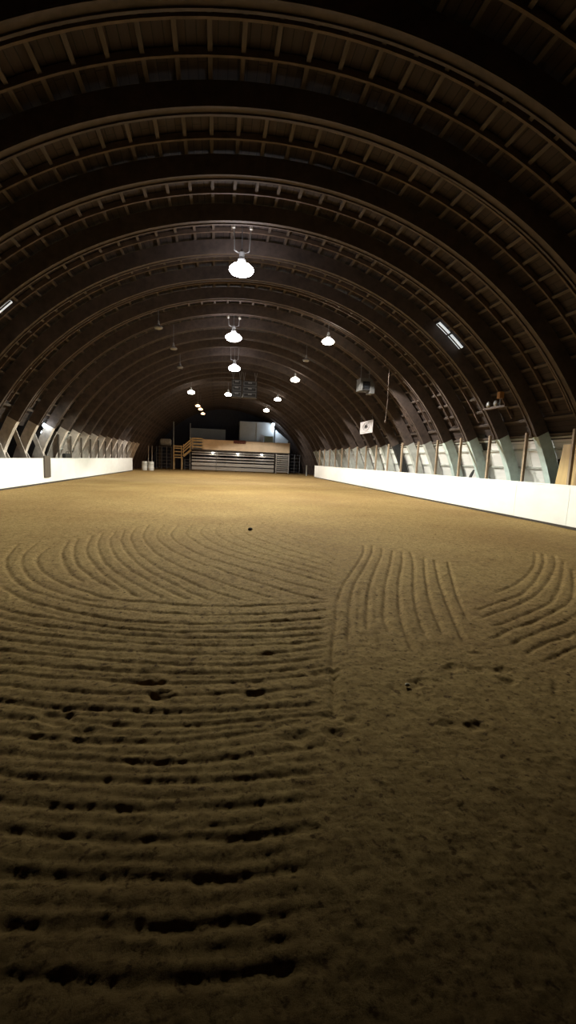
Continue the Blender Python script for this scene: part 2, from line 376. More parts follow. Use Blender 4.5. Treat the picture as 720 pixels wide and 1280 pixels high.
 (0.90,0.050,[(6.61,8.16),(5.93,7.25),(5.05,6.26),(4.31,5.50),(3.88,5.15),(3.45,4.84),(3.07,4.63),(2.80,4.47)]),
 (0.90,0.050,[(6.37,7.60),(5.59,6.65),(4.85,5.80),(4.19,5.11),(3.71,4.76),(3.29,4.49),(2.76,4.20)]),
 (0.90,0.050,[(6.01,6.95),(5.08,5.80),(4.47,5.14),(3.88,4.68),(3.37,4.36),(3.01,4.17),(2.59,3.89)]),
 (0.90,0.050,[(4.88,5.31),(4.21,4.67),(3.74,4.35),(3.23,4.07),(3.01,3.95),(2.68,3.74)]),
 (0.90,0.050,[(4.39,4.58),(3.74,4.12),(3.41,3.93),(3.06,3.77),(2.66,3.52)]),
 (0.90,0.050,[(3.81,3.94),(3.40,3.71),(3.06,3.55),(2.72,3.37)]),
]
PRINTS = [(-0.46,3.26,1.0),(-0.37,3.03,1.1),(0.28,3.16,0.8),(0.28,3.01,0.9),(0.87,3.34,1.0),(0.75,2.70,0.7),(0.50,2.49,0.9),(0.73,2.50,0.9),(-0.94,2.83,1.2),(-0.94,2.71,1.0),(-0.74,2.66,0.9),(1.91,3.34,0.9),(2.29,3.61,0.7),(2.10,3.30,0.8),(2.31,3.27,0.9),(2.25,3.08,0.8),(1.54,3.11,1.0),(3.24,5.82,0.6),(5.23,10.43,0.8),(5.51,10.00,0.9),(5.58,9.58,0.8),(6.30,10.31,0.7),(0.92,3.24,0.6),(0.87,2.64,0.6),(1.47,2.55,0.8),(1.61,2.51,0.8)]

# ------------------------------------------------------------------ floor: raked dirt with real grooves
def noise2(x, y, seed):
    r = np.random.RandomState(seed); t = r.rand(257, 257)
    xi = np.floor(x).astype(int); yi = np.floor(y).astype(int); fx = x - xi; fy = y - yi
    fx = fx * fx * (3 - 2 * fx); fy = fy * fy * (3 - 2 * fy)
    a = t[xi % 256, yi % 256]; b = t[(xi + 1) % 256, yi % 256]; c = t[xi % 256, (yi + 1) % 256]; d = t[(xi + 1) % 256, (yi + 1) % 256]
    return (a * (1 - fx) + b * fx) * (1 - fy) + (c * (1 - fx) + d * fx) * fy - 0.5


def resample(pts, step):
    # Catmull-Rom through the points, then even steps
    P = [np.array(p, float) for p in pts]; P = [2 * P[0] - P[1]] + P + [2 * P[-1] - P[-2]]
    out = []
    for i in range(1, len(P) - 2):
        for t in np.linspace(0, 1, 12, endpoint=False):
            a, b, c, d = P[i - 1], P[i], P[i + 1], P[i + 2]
            out.append(0.5 * (2 * b + (c - a) * t + (2 * a - 5 * b + 4 * c - d) * t * t + (3 * b - a - 3 * c + d) * t ** 3))
    out.append(P[-2]); out = np.array(out)
    s = np.r_[0, np.cumsum(np.hypot(*np.diff(out, axis=0).T))]
    q = np.arange(0, s[-1], step)
    return np.c_[np.interp(q, s, out[:, 0]), np.interp(q, s, out[:, 1])]


def make_floor():
    ys = [-3.0]
    while ys[-1] < 0.9: ys.append(ys[-1] + 0.12)
    while ys[-1] < 15: ys.append(ys[-1] + max(0.009, 0.0048 * ys[-1]))
    while ys[-1] < Y_FAR + 1: ys.append(ys[-1] + 0.03 * ys[-1] * 0.6)
    xs = list(np.arange(-14, -4.2, 0.35)) + list(np.arange(-4.0, 7.6, 0.0145)) + list(np.arange(7.8, 14.3, 0.35))
    xs = np.array(xs); ys = np.array(ys)
    X, Y = np.meshgrid(xs, ys); Z = np.zeros_like(X)
    fade = np.clip((X + 4.0) / 0.6, 0, 1) * np.clip((7.6 - X) / 0.6, 0, 1)
    Z += (0.010 * noise2(X * 3.1, Y * 3.1, 1) + 0.005 * noise2(X * 9, Y * 9, 2) + 0.007 * noise2(X * 21, Y * 21, 3) + 0.016 * np.maximum(0, noise2(X * 34, Y * 34, 9) - 0.1) - 0.007 * np.maximum(0, noise2(X * 27 + 9, Y * 27, 12) - 0.2) + 0.005 * noise2(X * 60, Y * 60, 11)) * fade
    Z += 0.02 * noise2(X * 0.6 + 40, Y * 0.6 + 40, 4)
    D = np.zeros_like(X)
    rs = np.random.RandomState(5)
    for depth, w, pts in GROOVES:
        q = resample(pts, 0.022); n = len(q)
        wob = np.interp(np.arange(n), np.arange(0, n + 14, 7), rs.uniform(0.75, 1.2, len(np.arange(0, n + 14, 7))))
        wide = np.interp(np.arange(n), np.arange(0, n + 18, 9), rs.uniform(0.85, 1.2, len(np.arange(0, n + 18, 9))))
        jx = np.interp(np.arange(n), np.arange(0, n + 22, 11), rs.uniform(-0.012, 0.012, len(np.arange(0, n + 22, 11))))
        endf = np.clip(np.minimum(np.arange(n), n - 1 - np.arange(n)) / 6.0, 0, 1)
        jm = np.full(X.shape, 0.0) if False else None
        for k in range(n):
            cx, cy = q[k]; cy += jx[k]; cx += jx[k] * 0.5
            W = w * 0.68 * wide[k]; Rr = W * 2.6
            i0, i1 = np.searchsorted(ys, (cy - Rr, cy + Rr)); j0, j1 = np.searchsorted(xs, (cx - Rr, cx + Rr))
            if i1 <= i0 or j1 <= j0: continue
            d2 = ((X[i0:i1, j0:j1] - cx) ** 2 + (Y[i0:i1, j0:j1] - cy) ** 2) / (W * W)
            h = 0.020 * depth * wob[k] * endf[k] * np.exp(-d2 * 1.6)
            D[i0:i1, j0:j1] = np.maximum(D[i0:i1, j0:j1], h)
    # earth pushed up between the teeth: the mean of the cut is put back
    Z -= D
    for cx, cy, s in PRINTS:
        a = 0.085 * s; b = 0.06 * s; Rr = 0.3
        i0, i1 = np.searchsorted(ys, (cy - Rr, cy + Rr)); j0, j1 = np.searchsorted(xs, (cx - Rr, cx + Rr))
        dx = X[i0:i1, j0:j1] - cx; dy = Y[i0:i1, j0:j1] - cy
        d = np.sqrt((dx / a) ** 2 + (dy / b) ** 2) * (1 + 0.9 * noise2(dx * 22 + cx * 9 + 50, dy * 22 + cy * 7 + 50, 6))
        Z[i0:i1, j0:j1] += -0.023 * s * np.exp(-np.clip(d, 0, 9) ** 2.5) + 0.005 * s * np.exp(-((d - 1.4) / 0.35) ** 2)
    nx, ny = len(xs), len(ys)
    me = bpy.data.meshes.new('floor')
    me.vertices.add(nx * ny); me.vertices.foreach_set('co', np.stack([X, Y, Z], -1).astype('f4').ravel())
    idx = np.arange(nx * ny).reshape(ny, nx)
    qd = np.stack([idx[:-1, :-1], idx[:-1, 1:], idx[1:, 1:], idx[1:, :-1]], -1).reshape(-1, 4)
    me.loops.add(qd.size); me.loops.foreach_set('vertex_index', qd.astype('i4').ravel())
    me.polygons.add(len(qd)); me.polygons.foreach_set('loop_start', np.arange(0, qd.size, 4, dtype='i4'))
    me.polygons.foreach_set('use_smooth', np.ones(len(qd), bool))
    me.update(calc_edges=True); me.validate()
    me.materials.append(M['dirt'])
    o = bpy.data.objects.new('floor', me); COL.objects.link(o); o['kind'] = 'structure'
    return o


make_floor()

# ------------------------------------------------------------------ vault, lower sheeting, end walls
ribs_y = [RIB0 + PITCH * k for k in range(-5, 25)]


def shell(name, m, a0, a1, y0, y1, r=R_DECK, skip=None, thick=0.06):
    """curved deck with thickness; UV in metres; skip(y, z, side) leaves a bay open"""
    me = bpy.data.meshes.new(name)
    ysl = [y0] + [y for y in ribs_y if y0 < y < y1] + [y1]
    na = max(2, int(abs(a1 - a0) * r / 0.32)); vs = []; fs = []; uvs = []
    for i in range(len(ysl) - 1):
        for j in range(na):
            b0 = a0 + (a1 - a0) * j / na; b1 = a0 + (a1 - a0) * (j + 1) / na
            zm = ZC + r * math.cos((b0 + b1) / 2)
            if skip and skip((ysl[i] + ysl[i + 1]) / 2, zm, (b0 + b1) / 2): continue
            for rr, flip in ((r, 0), (r + thick, 1)):
                o = len(vs)
                c = [(b0, ysl[i]), (b1, ysl[i]), (b1, ysl[i + 1]), (b0, ysl[i + 1])]
                if flip: c = c[::-1]
                vs += [(AX + rr * math.sin(b), y, ZC + rr * math.cos(b)) for b, y in c]
                uvs += [(y, b * r + 40) for b, y in c]
                fs.append((o, o + 1, o + 2, o + 3))
    me.from_pydata(vs, [], fs); me.materials.append(m)
    uv = me.uv_layers.new(name='UVMap')
    for l in me.loops: uv.data[l.index].uv = uvs[l.vertex_index]
    me.update()
    o = bpy.data.objects.new(name, me); COL.objects.link(o); o['kind'] = 'structure'
    return o


Z_SH = 2.65
A_SH = ang(Z_SH, R_DECK); A_FL = ang(0.0, R_DECK)
BRACE = [20.70, 22.84, 24.98, 27.12]


def open_high(y, z, a):   # taller gaps over the side room
    return a < 0 and 22.84 < y < 27.12 and z < 2.9


def open_low(y, z, a):
    return 14.28 < y < 27.12


ceiling = shell('ceiling', M['vault'], -A_SH, A_SH, Y_NEAR, Y_FAR, skip=open_high)
Y_SH = RIB0 + 17 * PITCH   # lower shell is white up to here and dark beyond
wall_r = shell('wall_right', M['sheet'], A_SH, A_FL, Y_NEAR, Y_SH)
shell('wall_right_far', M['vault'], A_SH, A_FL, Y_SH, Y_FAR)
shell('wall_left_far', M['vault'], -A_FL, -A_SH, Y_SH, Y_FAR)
wall_l = shell('wall_left', M['sheet'], -A_FL, -A_SH, Y_NEAR, Y_SH, skip=open_low)
# purlins run the length of the hall, thin rafters follow the ribs
npur = 42; amax = A_SH - 0.02
for i in range(npur):
    a = -amax + 2 * amax * i / (npur - 1)
    if a < 0 and ZC + R_PUR * math.cos(a) < 3.3: continue
    m = MB(); h = 0.04 / R_PUR
    m.arc(R_OUT + 0.004, R_PUR - 0.004, a - h, a + h, Y_NEAR + 0.1, Y_FAR - 0.05, 1).build('purlin', M['purlin'], ceiling, kind='structure')
for y in ribs_y[:-1]:
    for q in (1 / 3, 2 / 3):
        yy = y + PITCH * q; aa = ang(3.5, R_PUR)
        MB().arc(R_PUR - 0.145, R_PUR - 0.02, -aa, aa, yy - 0.028, yy + 0.028, 44).build('rafter', M['strip'], ceiling, kind='structure')
# girts on the lower sheeting
for z in (0.9, 1.71, 2.34, 2.72):
    for s, w, spans in ((1, wall_r, [(Y_NEAR + .1, Y_SH - .1)]), (-1, wall_l, [(27.3, Y_SH - .1), (Y_NEAR + .1, 14.1)])):
        for y0, y1 in spans:
            a = s * ang(z, R_DECK - 0.05); h = 0.032 / R_DECK
            MB().arc(R_DECK - 0.06, R_DECK - 0.004, a - h, a + h, y0, y1, 1).build('girt', M['legg'], w, kind='structure')


def gable(name, y0, y1):
    rr = R_DECK + 0.05; aa = ang(0, rr); n = 48
    poly = [(AX + rr * math.sin(-aa + 2 * aa * i / n), ZC + rr * math.cos(-aa + 2 * aa * i / n)) for i in range(n + 1)]
    return MB().prism(poly, y0, y1).build(name, M['endwall'], kind='structure')


gable('wall_back', Y_FAR, Y_FAR + 0.12)
gable('wall_front', Y_NEAR - 0.12, Y_NEAR)

# side room behind the open left bays
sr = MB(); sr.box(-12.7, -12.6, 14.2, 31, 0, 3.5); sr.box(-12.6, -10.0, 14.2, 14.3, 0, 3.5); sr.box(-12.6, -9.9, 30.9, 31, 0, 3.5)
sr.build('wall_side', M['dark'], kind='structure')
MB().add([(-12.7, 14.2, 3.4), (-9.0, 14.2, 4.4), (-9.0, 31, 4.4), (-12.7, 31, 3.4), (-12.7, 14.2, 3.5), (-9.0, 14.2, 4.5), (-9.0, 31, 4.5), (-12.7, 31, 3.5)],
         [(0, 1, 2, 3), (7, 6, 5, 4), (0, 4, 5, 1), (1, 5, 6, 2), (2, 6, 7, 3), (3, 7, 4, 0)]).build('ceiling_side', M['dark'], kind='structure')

# translucent roof panels
def roof_panel(n, m, y0, y1, spans, s):
    o = None
    for a0, a1 in spans:
        q = MB().arc(R_OUT - 0.04, R_OUT - 0.01, s * a0, s * a1, y0, y1, 4)
        if o is None: o = q.build('window_%d' % n, m, kind='structure')
        else: q.build('pane', m, o, kind='structure')
    for k in range(1):
        yy = y0 + (y1 - y0) * 0.5
        MB().arc(R_OUT - 0.07, R_OUT - 0.042, s * spans[0][0], s * spans[-1][1], yy - 0.02, yy + 0.02, 4).build('glazing_bar', M['purlin'], o, kind='structure')


def ax(x, z): return abs(math.atan2(x - AX, z - ZC))
roof_panel(1, M['sky'], 15.99, 16.24, [(ax(7.45, 6.51), ax(7.86, 6.2)), (ax(7.92, 6.15), ax(8.38, 5.76))], 1)
roof_panel(2, M['sky'], 15.1, 15.45, [(ax(-6.0, 5.85), ax(-6.42, 5.4))], -1)
roof_panel(3, M['skydim'], 52.85, 53.3, [(ax(-6.06, 5.74), ax(-6.87, 4.93))], -1)
roof_panel(4, M['skydim'], 59.2, 59.45, [(ax(7.67, 6.35), ax(8.66, 5.49))], 1)
# black slabs on the right sheeting, painted in as the dark of openings
aa0, aa1 = ang(3.0, R_DECK), ang(2.38, R_DECK)
MB().arc(R_DECK - 0.05, R_DECK - 0.008, aa0, aa1, 17.92, 18.41, 3).build('window_5', M['black'], kind='structure')
MB().arc(R_DECK - 0.1, R_DECK - 0.008, ang(2.05, R_DECK), ang(0.02, R_DECK), 13.25, 14.13, 6).build('doorway_shade', M['black'], kind='structure')

# ------------------------------------------------------------------ arched ribs, each a thing with its painted legs
Z_LEG = 2.72
aL = ang(Z_LEG, R_IN); aF = ang(0.0, R_IN)
iref = 5   # the rib whose right leg stands by the plywood sheet
for i, y in enumerate(ribs_y):
    d = i - iref
    special = {0: 'dark arched timber rib with pale green right leg beside the leaning plywood sheet',
               1: 'dark arched timber rib next to the twin floodlight on the right slope',
               2: 'dark arched timber rib beside the small black gap in the right sheeting',
               4: 'dark arched timber rib carrying the ridge lamp level with the first right hand lamp',
               5: 'dark arched timber rib whose left foot is lit white by a bare bulb',
               6: 'dark arched timber rib with a black right leg',
               7: 'dark arched timber rib from which the white sign hangs by its farther wire'}
    if d in special: lab = special[d]
    elif d < 0: lab = 'dark arched timber rib, %s one overhead before the rib by the plywood sheet' % ORD[-d]
    elif y < K_END: lab = 'dark arched timber rib, %s one beyond the rib by the plywood sheet' % ORD[d]
    else: lab = 'dark arched timber rib, %s one beyond the far ends of the kickboards' % ORD[sum(1 for q in ribs_y if K_END < q <= y)]
    t = thing('arch_rib', lab, 'roof rib', (AX, y, 0), 'arched roof ribs')
    hw = 0.135
    MB().arc(R_IN, R_OUT, -aL, aL, y - hw, y + hw, 64).build('arch', M['rib'], t)
    for yy in (-1, 1):   # worn lighter cap strip along each lower edge
        MB().arc(R_IN - 0.03, R_IN - 0.002, -aL, aL, y + yy * (hw - 0.03) - 0.028, y + yy * (hw - 0.03) + 0.028, 64).build('edge_strip', M['rib'], t)
    for s in (1, -1):
        lm = (M['leg'] if d < 4 else M['legg']) if s > 0 else M['legl']
        if d == 6 and s > 0: lm = M['black']  # this one right leg is plain black
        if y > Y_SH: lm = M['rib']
        MB().arc(R_IN, R_OUT, s * (aL + 0.0006), s * aF, y - hw, y + hw, 8).build('leg', lm, t)

# ------------------------------------------------------------------ posts behind the kickboards
def post(x, y, z, label, group, m='post'):
    t = MB().box(x - 0.045, x + 0.045, y - 0.045, y + 0.045, 0, z).build('timber_post', M[m], at=(x, y, 0), bevel=0.006)
    t['label'] = label; t['category'] = 'post'; t['group'] = group


py_r = [y for y in ribs_y if 11 < y < K_END + 0.5]
for i, y in enumerate(py_r):
    if i == 0: lab = 'square tan timber post behind the right kickboard, in front of the plywood sheet'
    else: lab = 'square tan timber post behind the right kickboard, %s post beyond the plywood sheet' % ORD[i]
    post(10.17, y + 0.2, 2.86, lab, 'posts behind the right kickboard')
py_l = [y for y in ribs_y if 27 < y < K_END + 0.5]
for i, y in enumerate(py_l):
    post(-8.43, y - 0.22, 2.5, 'slim brown timber post behind the left kickboard, %s post beyond the open side room' % ORD[i + 1], 'posts behind the left kickboard', 'brown')

# knee braces crossing the rib legs beside the side room
k = 0
for y in BRACE[:3]:
    for side in (0, 1):
        k += 1
        yy = y + (0.26 if side else -0.26)
        a = (-8.95, yy, 2.55) if not side else (-9.2, yy + 0.35, 2.3); b = (-8.42, yy, 1.0) if not side else (-8.5, yy + 0.35, 0.75)
        MB_ = MB().bar(a, b, 0.05, 0.2, (1, 0, 0)).bar((b[0], yy + (0.35 if side else 0), b[2] - .05), (b[0], yy + (0.35 if side else 0), 0.0), 0.1, 0.05)
        o = MB_.build('knee_brace', M['legl'], at=(b[0], yy, 0))
        o['label'] = 'slanting grey brace in the open side room, %s one from the near end' % ORD[k]
        o['category'] = 'brace'; o['group'] = 'braces in the open side room'

# ------------------------------------------------------------------ kickboards
def kickboard(xf, s, label):
    t = thing('kickboard', label, 'arena wall', (xf, 20, 0), None)
    x0, x1 = (xf, xf + 0.05 * s); x0, x1 = min(x0, x1), max(x0, x1)
    y = -2.6
    while y < K_END - 0.1:
        y2 = min(y + 2.44, K_END)
        MB().box(x0, x1, y + 0.003, y2 - 0.003, 0.075, 1.2).build('panel', M['white'], t, bevel=0.004)
        y = y2
    xa, xb = sorted((xf - 0.01 * s, xf + 0.11 * s))
    MB().box(xa, xb, -2.6, K_END, 1.2, 1.245).build('top_rail', M['white'], t, bevel=0.006)
    xa, xb = sorted((xf + 0.02 * s, xf + 0.06 * s))
    MB().box(xa, xb, -2.6, K_END, 0, 0.08).build('base_gap_shade', M['dark'], t)  # dark strip standing in for the shadow gap below the panels
    return t


kickboard(KR, 1, 'long white painted kickboard along the right side of the dirt arena')
kickboard(KL, -1, 'long white painted kickboard along the left side, with a dark plank on it')

o = MB().box(KL + 0.012, KL + 0.07, 24.06, 24.86, 0.32, 1.36).build('plank', M['brown'], at=(KL + 0.04, 24.4, 0.32), bevel=0.008)
o['label'] = 'dark brown plank hung upright on the left white kickboard'; o['category'] = 'plank'
# plywood sheet leaning behind the right kickboard
o = MB().add([(10.27, 11.95, 0.0), (10.27, 13.2, 0.0), (10.40, 13.02, 2.44), (10.40, 11.8, 2.44), (10.29, 11.95, 0.0), (10.29, 13.2, 0.0), (10.42, 13.02, 2.44), (10.42, 11.8, 2.44)],
             [(0, 1, 2, 3), (7, 6, 5, 4), (0, 4, 5, 1), (1, 5, 6, 2), (2, 6, 7, 3), (3, 7, 4, 0)]).build('plywood_sheet', M['ply'], at=(10.28, 12.5, 0))
o['label'] = 'tan plywood sheet standing on edge behind the right kickboard'; o['category'] = 'plywood'


def drape(name, label, cat, x, y, z, w, h, m, seed):
    """limp cloth hung over a rail"""
    r = random.Random(seed); n, k = 9, 10; vs = []; fs = []
    for j in range(k):
        t = j / (k - 1) * 2 - 1
        for i in range(n):
            u = i / (n - 1) - 0.5
            xx = x + 0.085 * math.copysign(min(1, abs(t) * 3), t) + 0.012 * math.sin(i * 2.1 + seed)
            zz = z + 0.02 - h * max(0, abs(t) - 0.3) * (1 + 0.25 * math.sin(i * 1.7 + seed)) + 0.06 * (1 - abs(t)) + 0.02 * r.random()
            vs.append((xx, y + u * w * (1 - 0.25 * abs(t)), zz))
    for j in range(k - 1):
        for i in range(n - 1):
            a = j * n + i; fs.append((a, a + 1, a + n + 1, a + n))
    o = MB().add(vs, fs).build(name, m, at=(x, y, z), smooth=True)
    sm = o.modifiers.new('thick', 'SOLIDIFY'); sm.thickness = 0.012; sm.offset = 1
    o['label'] = label; o['category'] = cat
    return o


o = MB().add([(10.02, 17.5, 1.247), (10.09, 17.5, 1.247), (10.09, 17.66, 1.247), (10.02, 17.66, 1.247), (10.03, 17.36, 1.42), (10.08, 17.36, 1.42), (10.08, 17.52, 1.44), (10.03, 17.52, 1.44),
              (10.04, 17.30, 1.56), (10.07, 17.30, 1.56), (10.07, 17.38, 1.58), (10.04, 17.38, 1.58)],
             [(3, 2, 1, 0), (8, 9, 10, 11)] + [(a + b, a + (b + 1) % 4, a + 4 + (b + 1) % 4, a + 4 + b) for a in (0, 4) for b in range(4)]).build('glove', M['black'], at=(10.05, 17.55, 1.247), bevel=0.012)
o['label'] = 'small black glove standing on top of the right kickboard'; o['category'] = 'glove'
t = thing('tool_bag', 'dark tool bag sitting on top of the left kickboard beyond the plank', 'bag', (-8.3, 27.9, 1.247))
bagp = [(-8.38, 1.249), (-8.22, 1.249), (-8.2, 1.42), (-8.25, 1.5), (-8.35, 1.5), (-8.4, 1.42)]
MB().prism(bagp, 27.3, 28.25).build('body', M['black'], t, bevel=0.02)
MB().tube([(-8.3, 27.7, 1.49), (-8.3, 27.75, 1.6), (-8.3, 28.1, 1.6), (-8.3, 28.15, 1.49)], 0.014).build('handle', M['black'], t)

# ------------------------------------------------------------------ lamps
def lamp_proto(glass, s=1.0, stem=1.0, yoke=False):
    t = thing('pendant_lamp', '', 'lamp', (0, 0, 0), 'lamps hung from the roof')
    MB().lathe((0, 0, 0), [(a * s, b * s) for a, b in ((0.02, -0.02), (0.19, -0.02), (0.31, 0.03), (0.37, 0.11), (0.36, 0.17), (0.26, 0.26), (0.14, 0.31), (0.10, 0.33))], 24).build('bowl', glass, t, smooth=True)
    MB().lathe((0, 0, 0), [(a * s, b * s) for a, b in ((0.08, 0.333), (0.12, 0.35), (0.12, 0.42), (0.08, 0.44), (0.08, 0.62), (0.04, 0.68))], 16).build('housing', M['zinc'], t)
    MB().tube([(0, 0, 0.682 * s), (0, 0, 0.68 * s + stem)], 0.013).build('stem', M['pipe'], t)
    if yoke:
        for k in (-1, 1):
            MB().tube([(k * 0.09, 0, 0.60), (k * 0.22, 0, 0.66), (k * 0.26, 0, 0.62 + stem)], 0.018, 6).build('yoke_arm', M['zinc'], t)
            MB().lathe((k * 0.26, 0, 0.50 + stem), [(0.02, 0.0), (0.05, 0.02), (0.05, 0.1), (0.02, 0.12)], 10).build('glint_knob', M['plastic'], t)  # white knob colour stands in for the glints up by the rib
    return t


def roof_z(x): return ZC + math.sqrt(R_IN ** 2 - (x - AX) ** 2)


def place_lamp(x, y, z, glass, label, power, col, s=1.0, cut=147, blend=0.07):
    under = min(abs(y - q) for q in ribs_y) < 0.26
    top = ZC + math.sqrt(((R_IN - 0.055) if under else (R_OUT - 0.05)) ** 2 - (x - AX) ** 2)
    t = lamp_proto(glass, s, top - (z - 0.2) - 0.68 * s, s >= 1.0)
    t.location = (x, y, z - 0.2); t['label'] = label
    if power:
        lamp_light('SPOT', 'lamp_beam', (0, 0, -0.06), power, col, 0.2 * s, math.radians(cut), blend, t)
    return t


P0 = 7700
cool, warm, green = (1.0, 0.97, 0.95), (1.0, 0.95, 0.86), (0.98, 1.0, 0.83)
place_lamp(0.62, 22.75, 7.2, M['cool'], 'bright white lamp under the ridge on a yoke, level with the first right hand lamp', P0 * 0.9, green, 1.0, 143, 0.07)
place_lamp(0.60, 15.1, 7.3, M['cool'], 'large white lamp nearest overhead under the ridge, before the right hand row begins', P0 * 0.95, green, 1.0, 130, 0.12)
place_lamp(0.92, 30.2, 7.2, M['cool'], 'bright white lamp under the ridge, just above the dark hanging cabinets', P0 * 0.6, green, 1.0, 140, 0.08)
place_lamp(0.80, 42.3, 7.2, M['warm'], 'smaller lamp under the ridge, beside the left hanging cabinet', P0 * 0.5, green, 0.8, 134, 0.1)
place_lamp(4.73, 21.16, 7.0, M['warm'], 'nearest lamp of the right hand row, high on the right slope', P0 * 0.65, warm, 0.75, 142, 0.07)
place_lamp(4.95, 31.46, 7.0, M['warm'], 'second lamp of the right hand row', P0 * 0.5, warm, 0.8, 134, 0.1)
place_lamp(5.11, 41.93, 7.0, M['warm'], 'third lamp of the right hand row', P0 * 0.5, warm, 0.8, 126, 0.12)
place_lamp(5.12, 51.63, 7.0, M['warm'], 'farthest lamp of the right hand row, over the grey booth', P0 * 0.3, warm, 0.85, 136, 0.15)
place_lamp(-2.28, 40.8, 7.0, M['warm'], 'only white lit lamp of the left hand row', P0 * 0.5, warm, 0.8, 126, 0.12)
for (x, y, n) in ((-2.54, 21.0, 'nearest'), (-2.26, 24.71, 'middle'), (-2.32, 29.59, 'farthest')):
    place_lamp(x, y, 7.0, M['unlit'], 'unlit lamp on the left slope, %s of the three unlit there' % n, 0, None, 0.5)
place_lamp(4.5, 25.11, 7.0, M['unlit'], 'unlit lamp on the right slope between two lit ones', 0, None, 0.5)
for (x, y, z, n) in ((-1.94, 45.95, 6.5, 'topmost'), (-1.79, 48.96, 6.5, 'middle'), (-1.7, 53.72, 6.5, 'lowest')):
    place_lamp(x, y, z, M['orange'], 'small orange glowing lamp, %s of the three over the stairs' % n, 260, (1, .6, .3), 0.6)

# bare bulb by the open side room
t = thing('bulb_lamp', 'bare white bulb lighting the rib leg over the left kickboard', 'lamp', (-8.28, 24.45, 2.80))
MB().lathe((-8.28, 24.45, 2.80), [(0.01, -0.09), (0.06, -0.07), (0.085, -0.01), (0.07, 0.05), (0.035, 0.1)], 14).build('bulb', M['bulb'], t, smooth=True)
MB().lathe((-8.28, 24.45, 2.80), [(0.04, 0.102), (0.045, 0.2), (0.02, 0.24)], 12).build('socket', M['cab'], t)
MB().tube([(-8.28, 24.45, 3.04), (-8.28, 24.6, 3.1), (-8.15, 24.8, 3.1)], 0.01).build('cord', M['cab'], t)
lamp_light('POINT', 'bulb_glow', (0.0, 0.13, 0.05), 9, (0.8, 0.93, 1.0), 0.09, parent=t)

t = thing('bulb_lamp', 'second fainter bulb deep inside the open side room', 'lamp', (-10.3, 30.0, 2.66))
MB().lathe((-10.3, 30.0, 2.66), [(0.01, -0.08), (0.05, -0.06), (0.07, -0.01), (0.05, 0.05), (0.03, 0.08)], 14).build('bulb', M['bulb'], t, smooth=True)
MB().lathe((-10.3, 30.0, 2.66), [(0.035, 0.082), (0.04, 0.16), (0.02, 0.2)], 12).build('socket', M['cab'], t)
MB().tube([(-10.3, 30.0, 2.86), (-10.3, 30.0, 4.03)], 0.01).build('cord', M['cab'], t)
lamp_light('POINT', 'bulb_glow', (0.1, -0.25, -0.1), 14, (0.85, 0.93, 1.0), 0.08, parent=t)

# ------------------------------------------------------------------ hung things
def cabinet(x0, x1, z0, z1, y, label):
    t = thing('hanging_cabinet', label, 'cabinet', ((x0 + x1) / 2, y, z0), 'cabinets hung under the ridge')
    MB().box(x0, x1, y, y + 0.5, z0, z1).build('body', M['cab'], t, bevel=0.015)
    w = x1 - x0; n = 3
    for k in range(n):
        za = z0 + (z1 - z0) * (k + 0.12) / n; zb = z0 + (z1 - z0) * (k + 0.88) / n
        f = MB(); g = 0.05
        f.box(x0 + 0.06, x1 - 0.06, y - 0.03, y - 0.003, za, za + g); f.box(x0 + 0.06, x1 - 0.06, y - 0.03, y - 0.003, zb - g, zb)
        f.box(x0 + 0.06, x0 + 0.06 + g, y - 0.03, y - 0.003, za + g, zb - g); f.box(x1 - 0.06 - g, x1 - 0.06, y - 0.03, y - 0.003, za + g, zb - g)
        f.build('front_frame', M['pipe'], t)
        MB().box((x0 + x1) / 2 - 0.14, (x0 + x1) / 2 + 0.14, y - 0.022, y - 0.003, (za + zb) / 2 + 0.02, (za + zb) / 2 + 0.12).build('badge', M['steel'], t)
    zt = roof_z((x0 + x1) / 2) - 0.05
    for xa in (x0 + 0.1, x1 - 0.1):
        for k in (-1, 1):
            MB().tube([(xa, y + 0.25, z1), (xa + k * 0.09, y + 0.25, zt)], 0.022, 6).build('chain', M['steel'], t)


cabinet(0.95, 1.69, 6.2, 7.5, 36.5, 'narrow dark cabinet hung on chains under the ridge, left of the pair')
cabinet(1.77, 2.86, 6.2, 7.45, 36.5, 'wide dark cabinet hung on chains under the ridge, right of the pair')

# sign
t = thing('hanging_sign', 'white rectangular sign hanging before the right slope, with a grey emblem', 'sign', (8.9, 28.0, 3.46))
MB().box(8.9, 8.93, 26.8, 29.2, 3.46, 4.2).build('board', M['sign'], t, bevel=0.005)
q = MB(); cy, cz = 28.0, 3.86
ring = [(8.893, cy + 0.62 * math.cos(a), cz + 0.24 * math.sin(a)) for a in [2 * PI * k / 20 for k in range(21)]]
q.tube(ring, 0.016, 6)
for k in range(5):
    a = k * 1.26 + 0.4
    q.bar((8.894, cy - 0.35 * math.cos(a), cz - 0.13 * math.sin(a)), (8.894, cy + 0.3 * math.cos(a + .5), cz + 0.15 * math.sin(a + .5)), 0.1, 0.008, (1, 0, 0))
q.build('emblem', M['mark'], t, label='grey emblem blurred beyond reading')
q = MB(); q.box(8.893, 8.899, 27.1, 28.9, 3.53, 3.56)
q.build('border_line', M['mark'], t)
for yy in (26.95, 29.05):
    MB().tube([(8.915, yy, 4.2), (8.95, yy + 0.1, 4.62)], 0.012, 6).build('wire', M['pipe'], t)

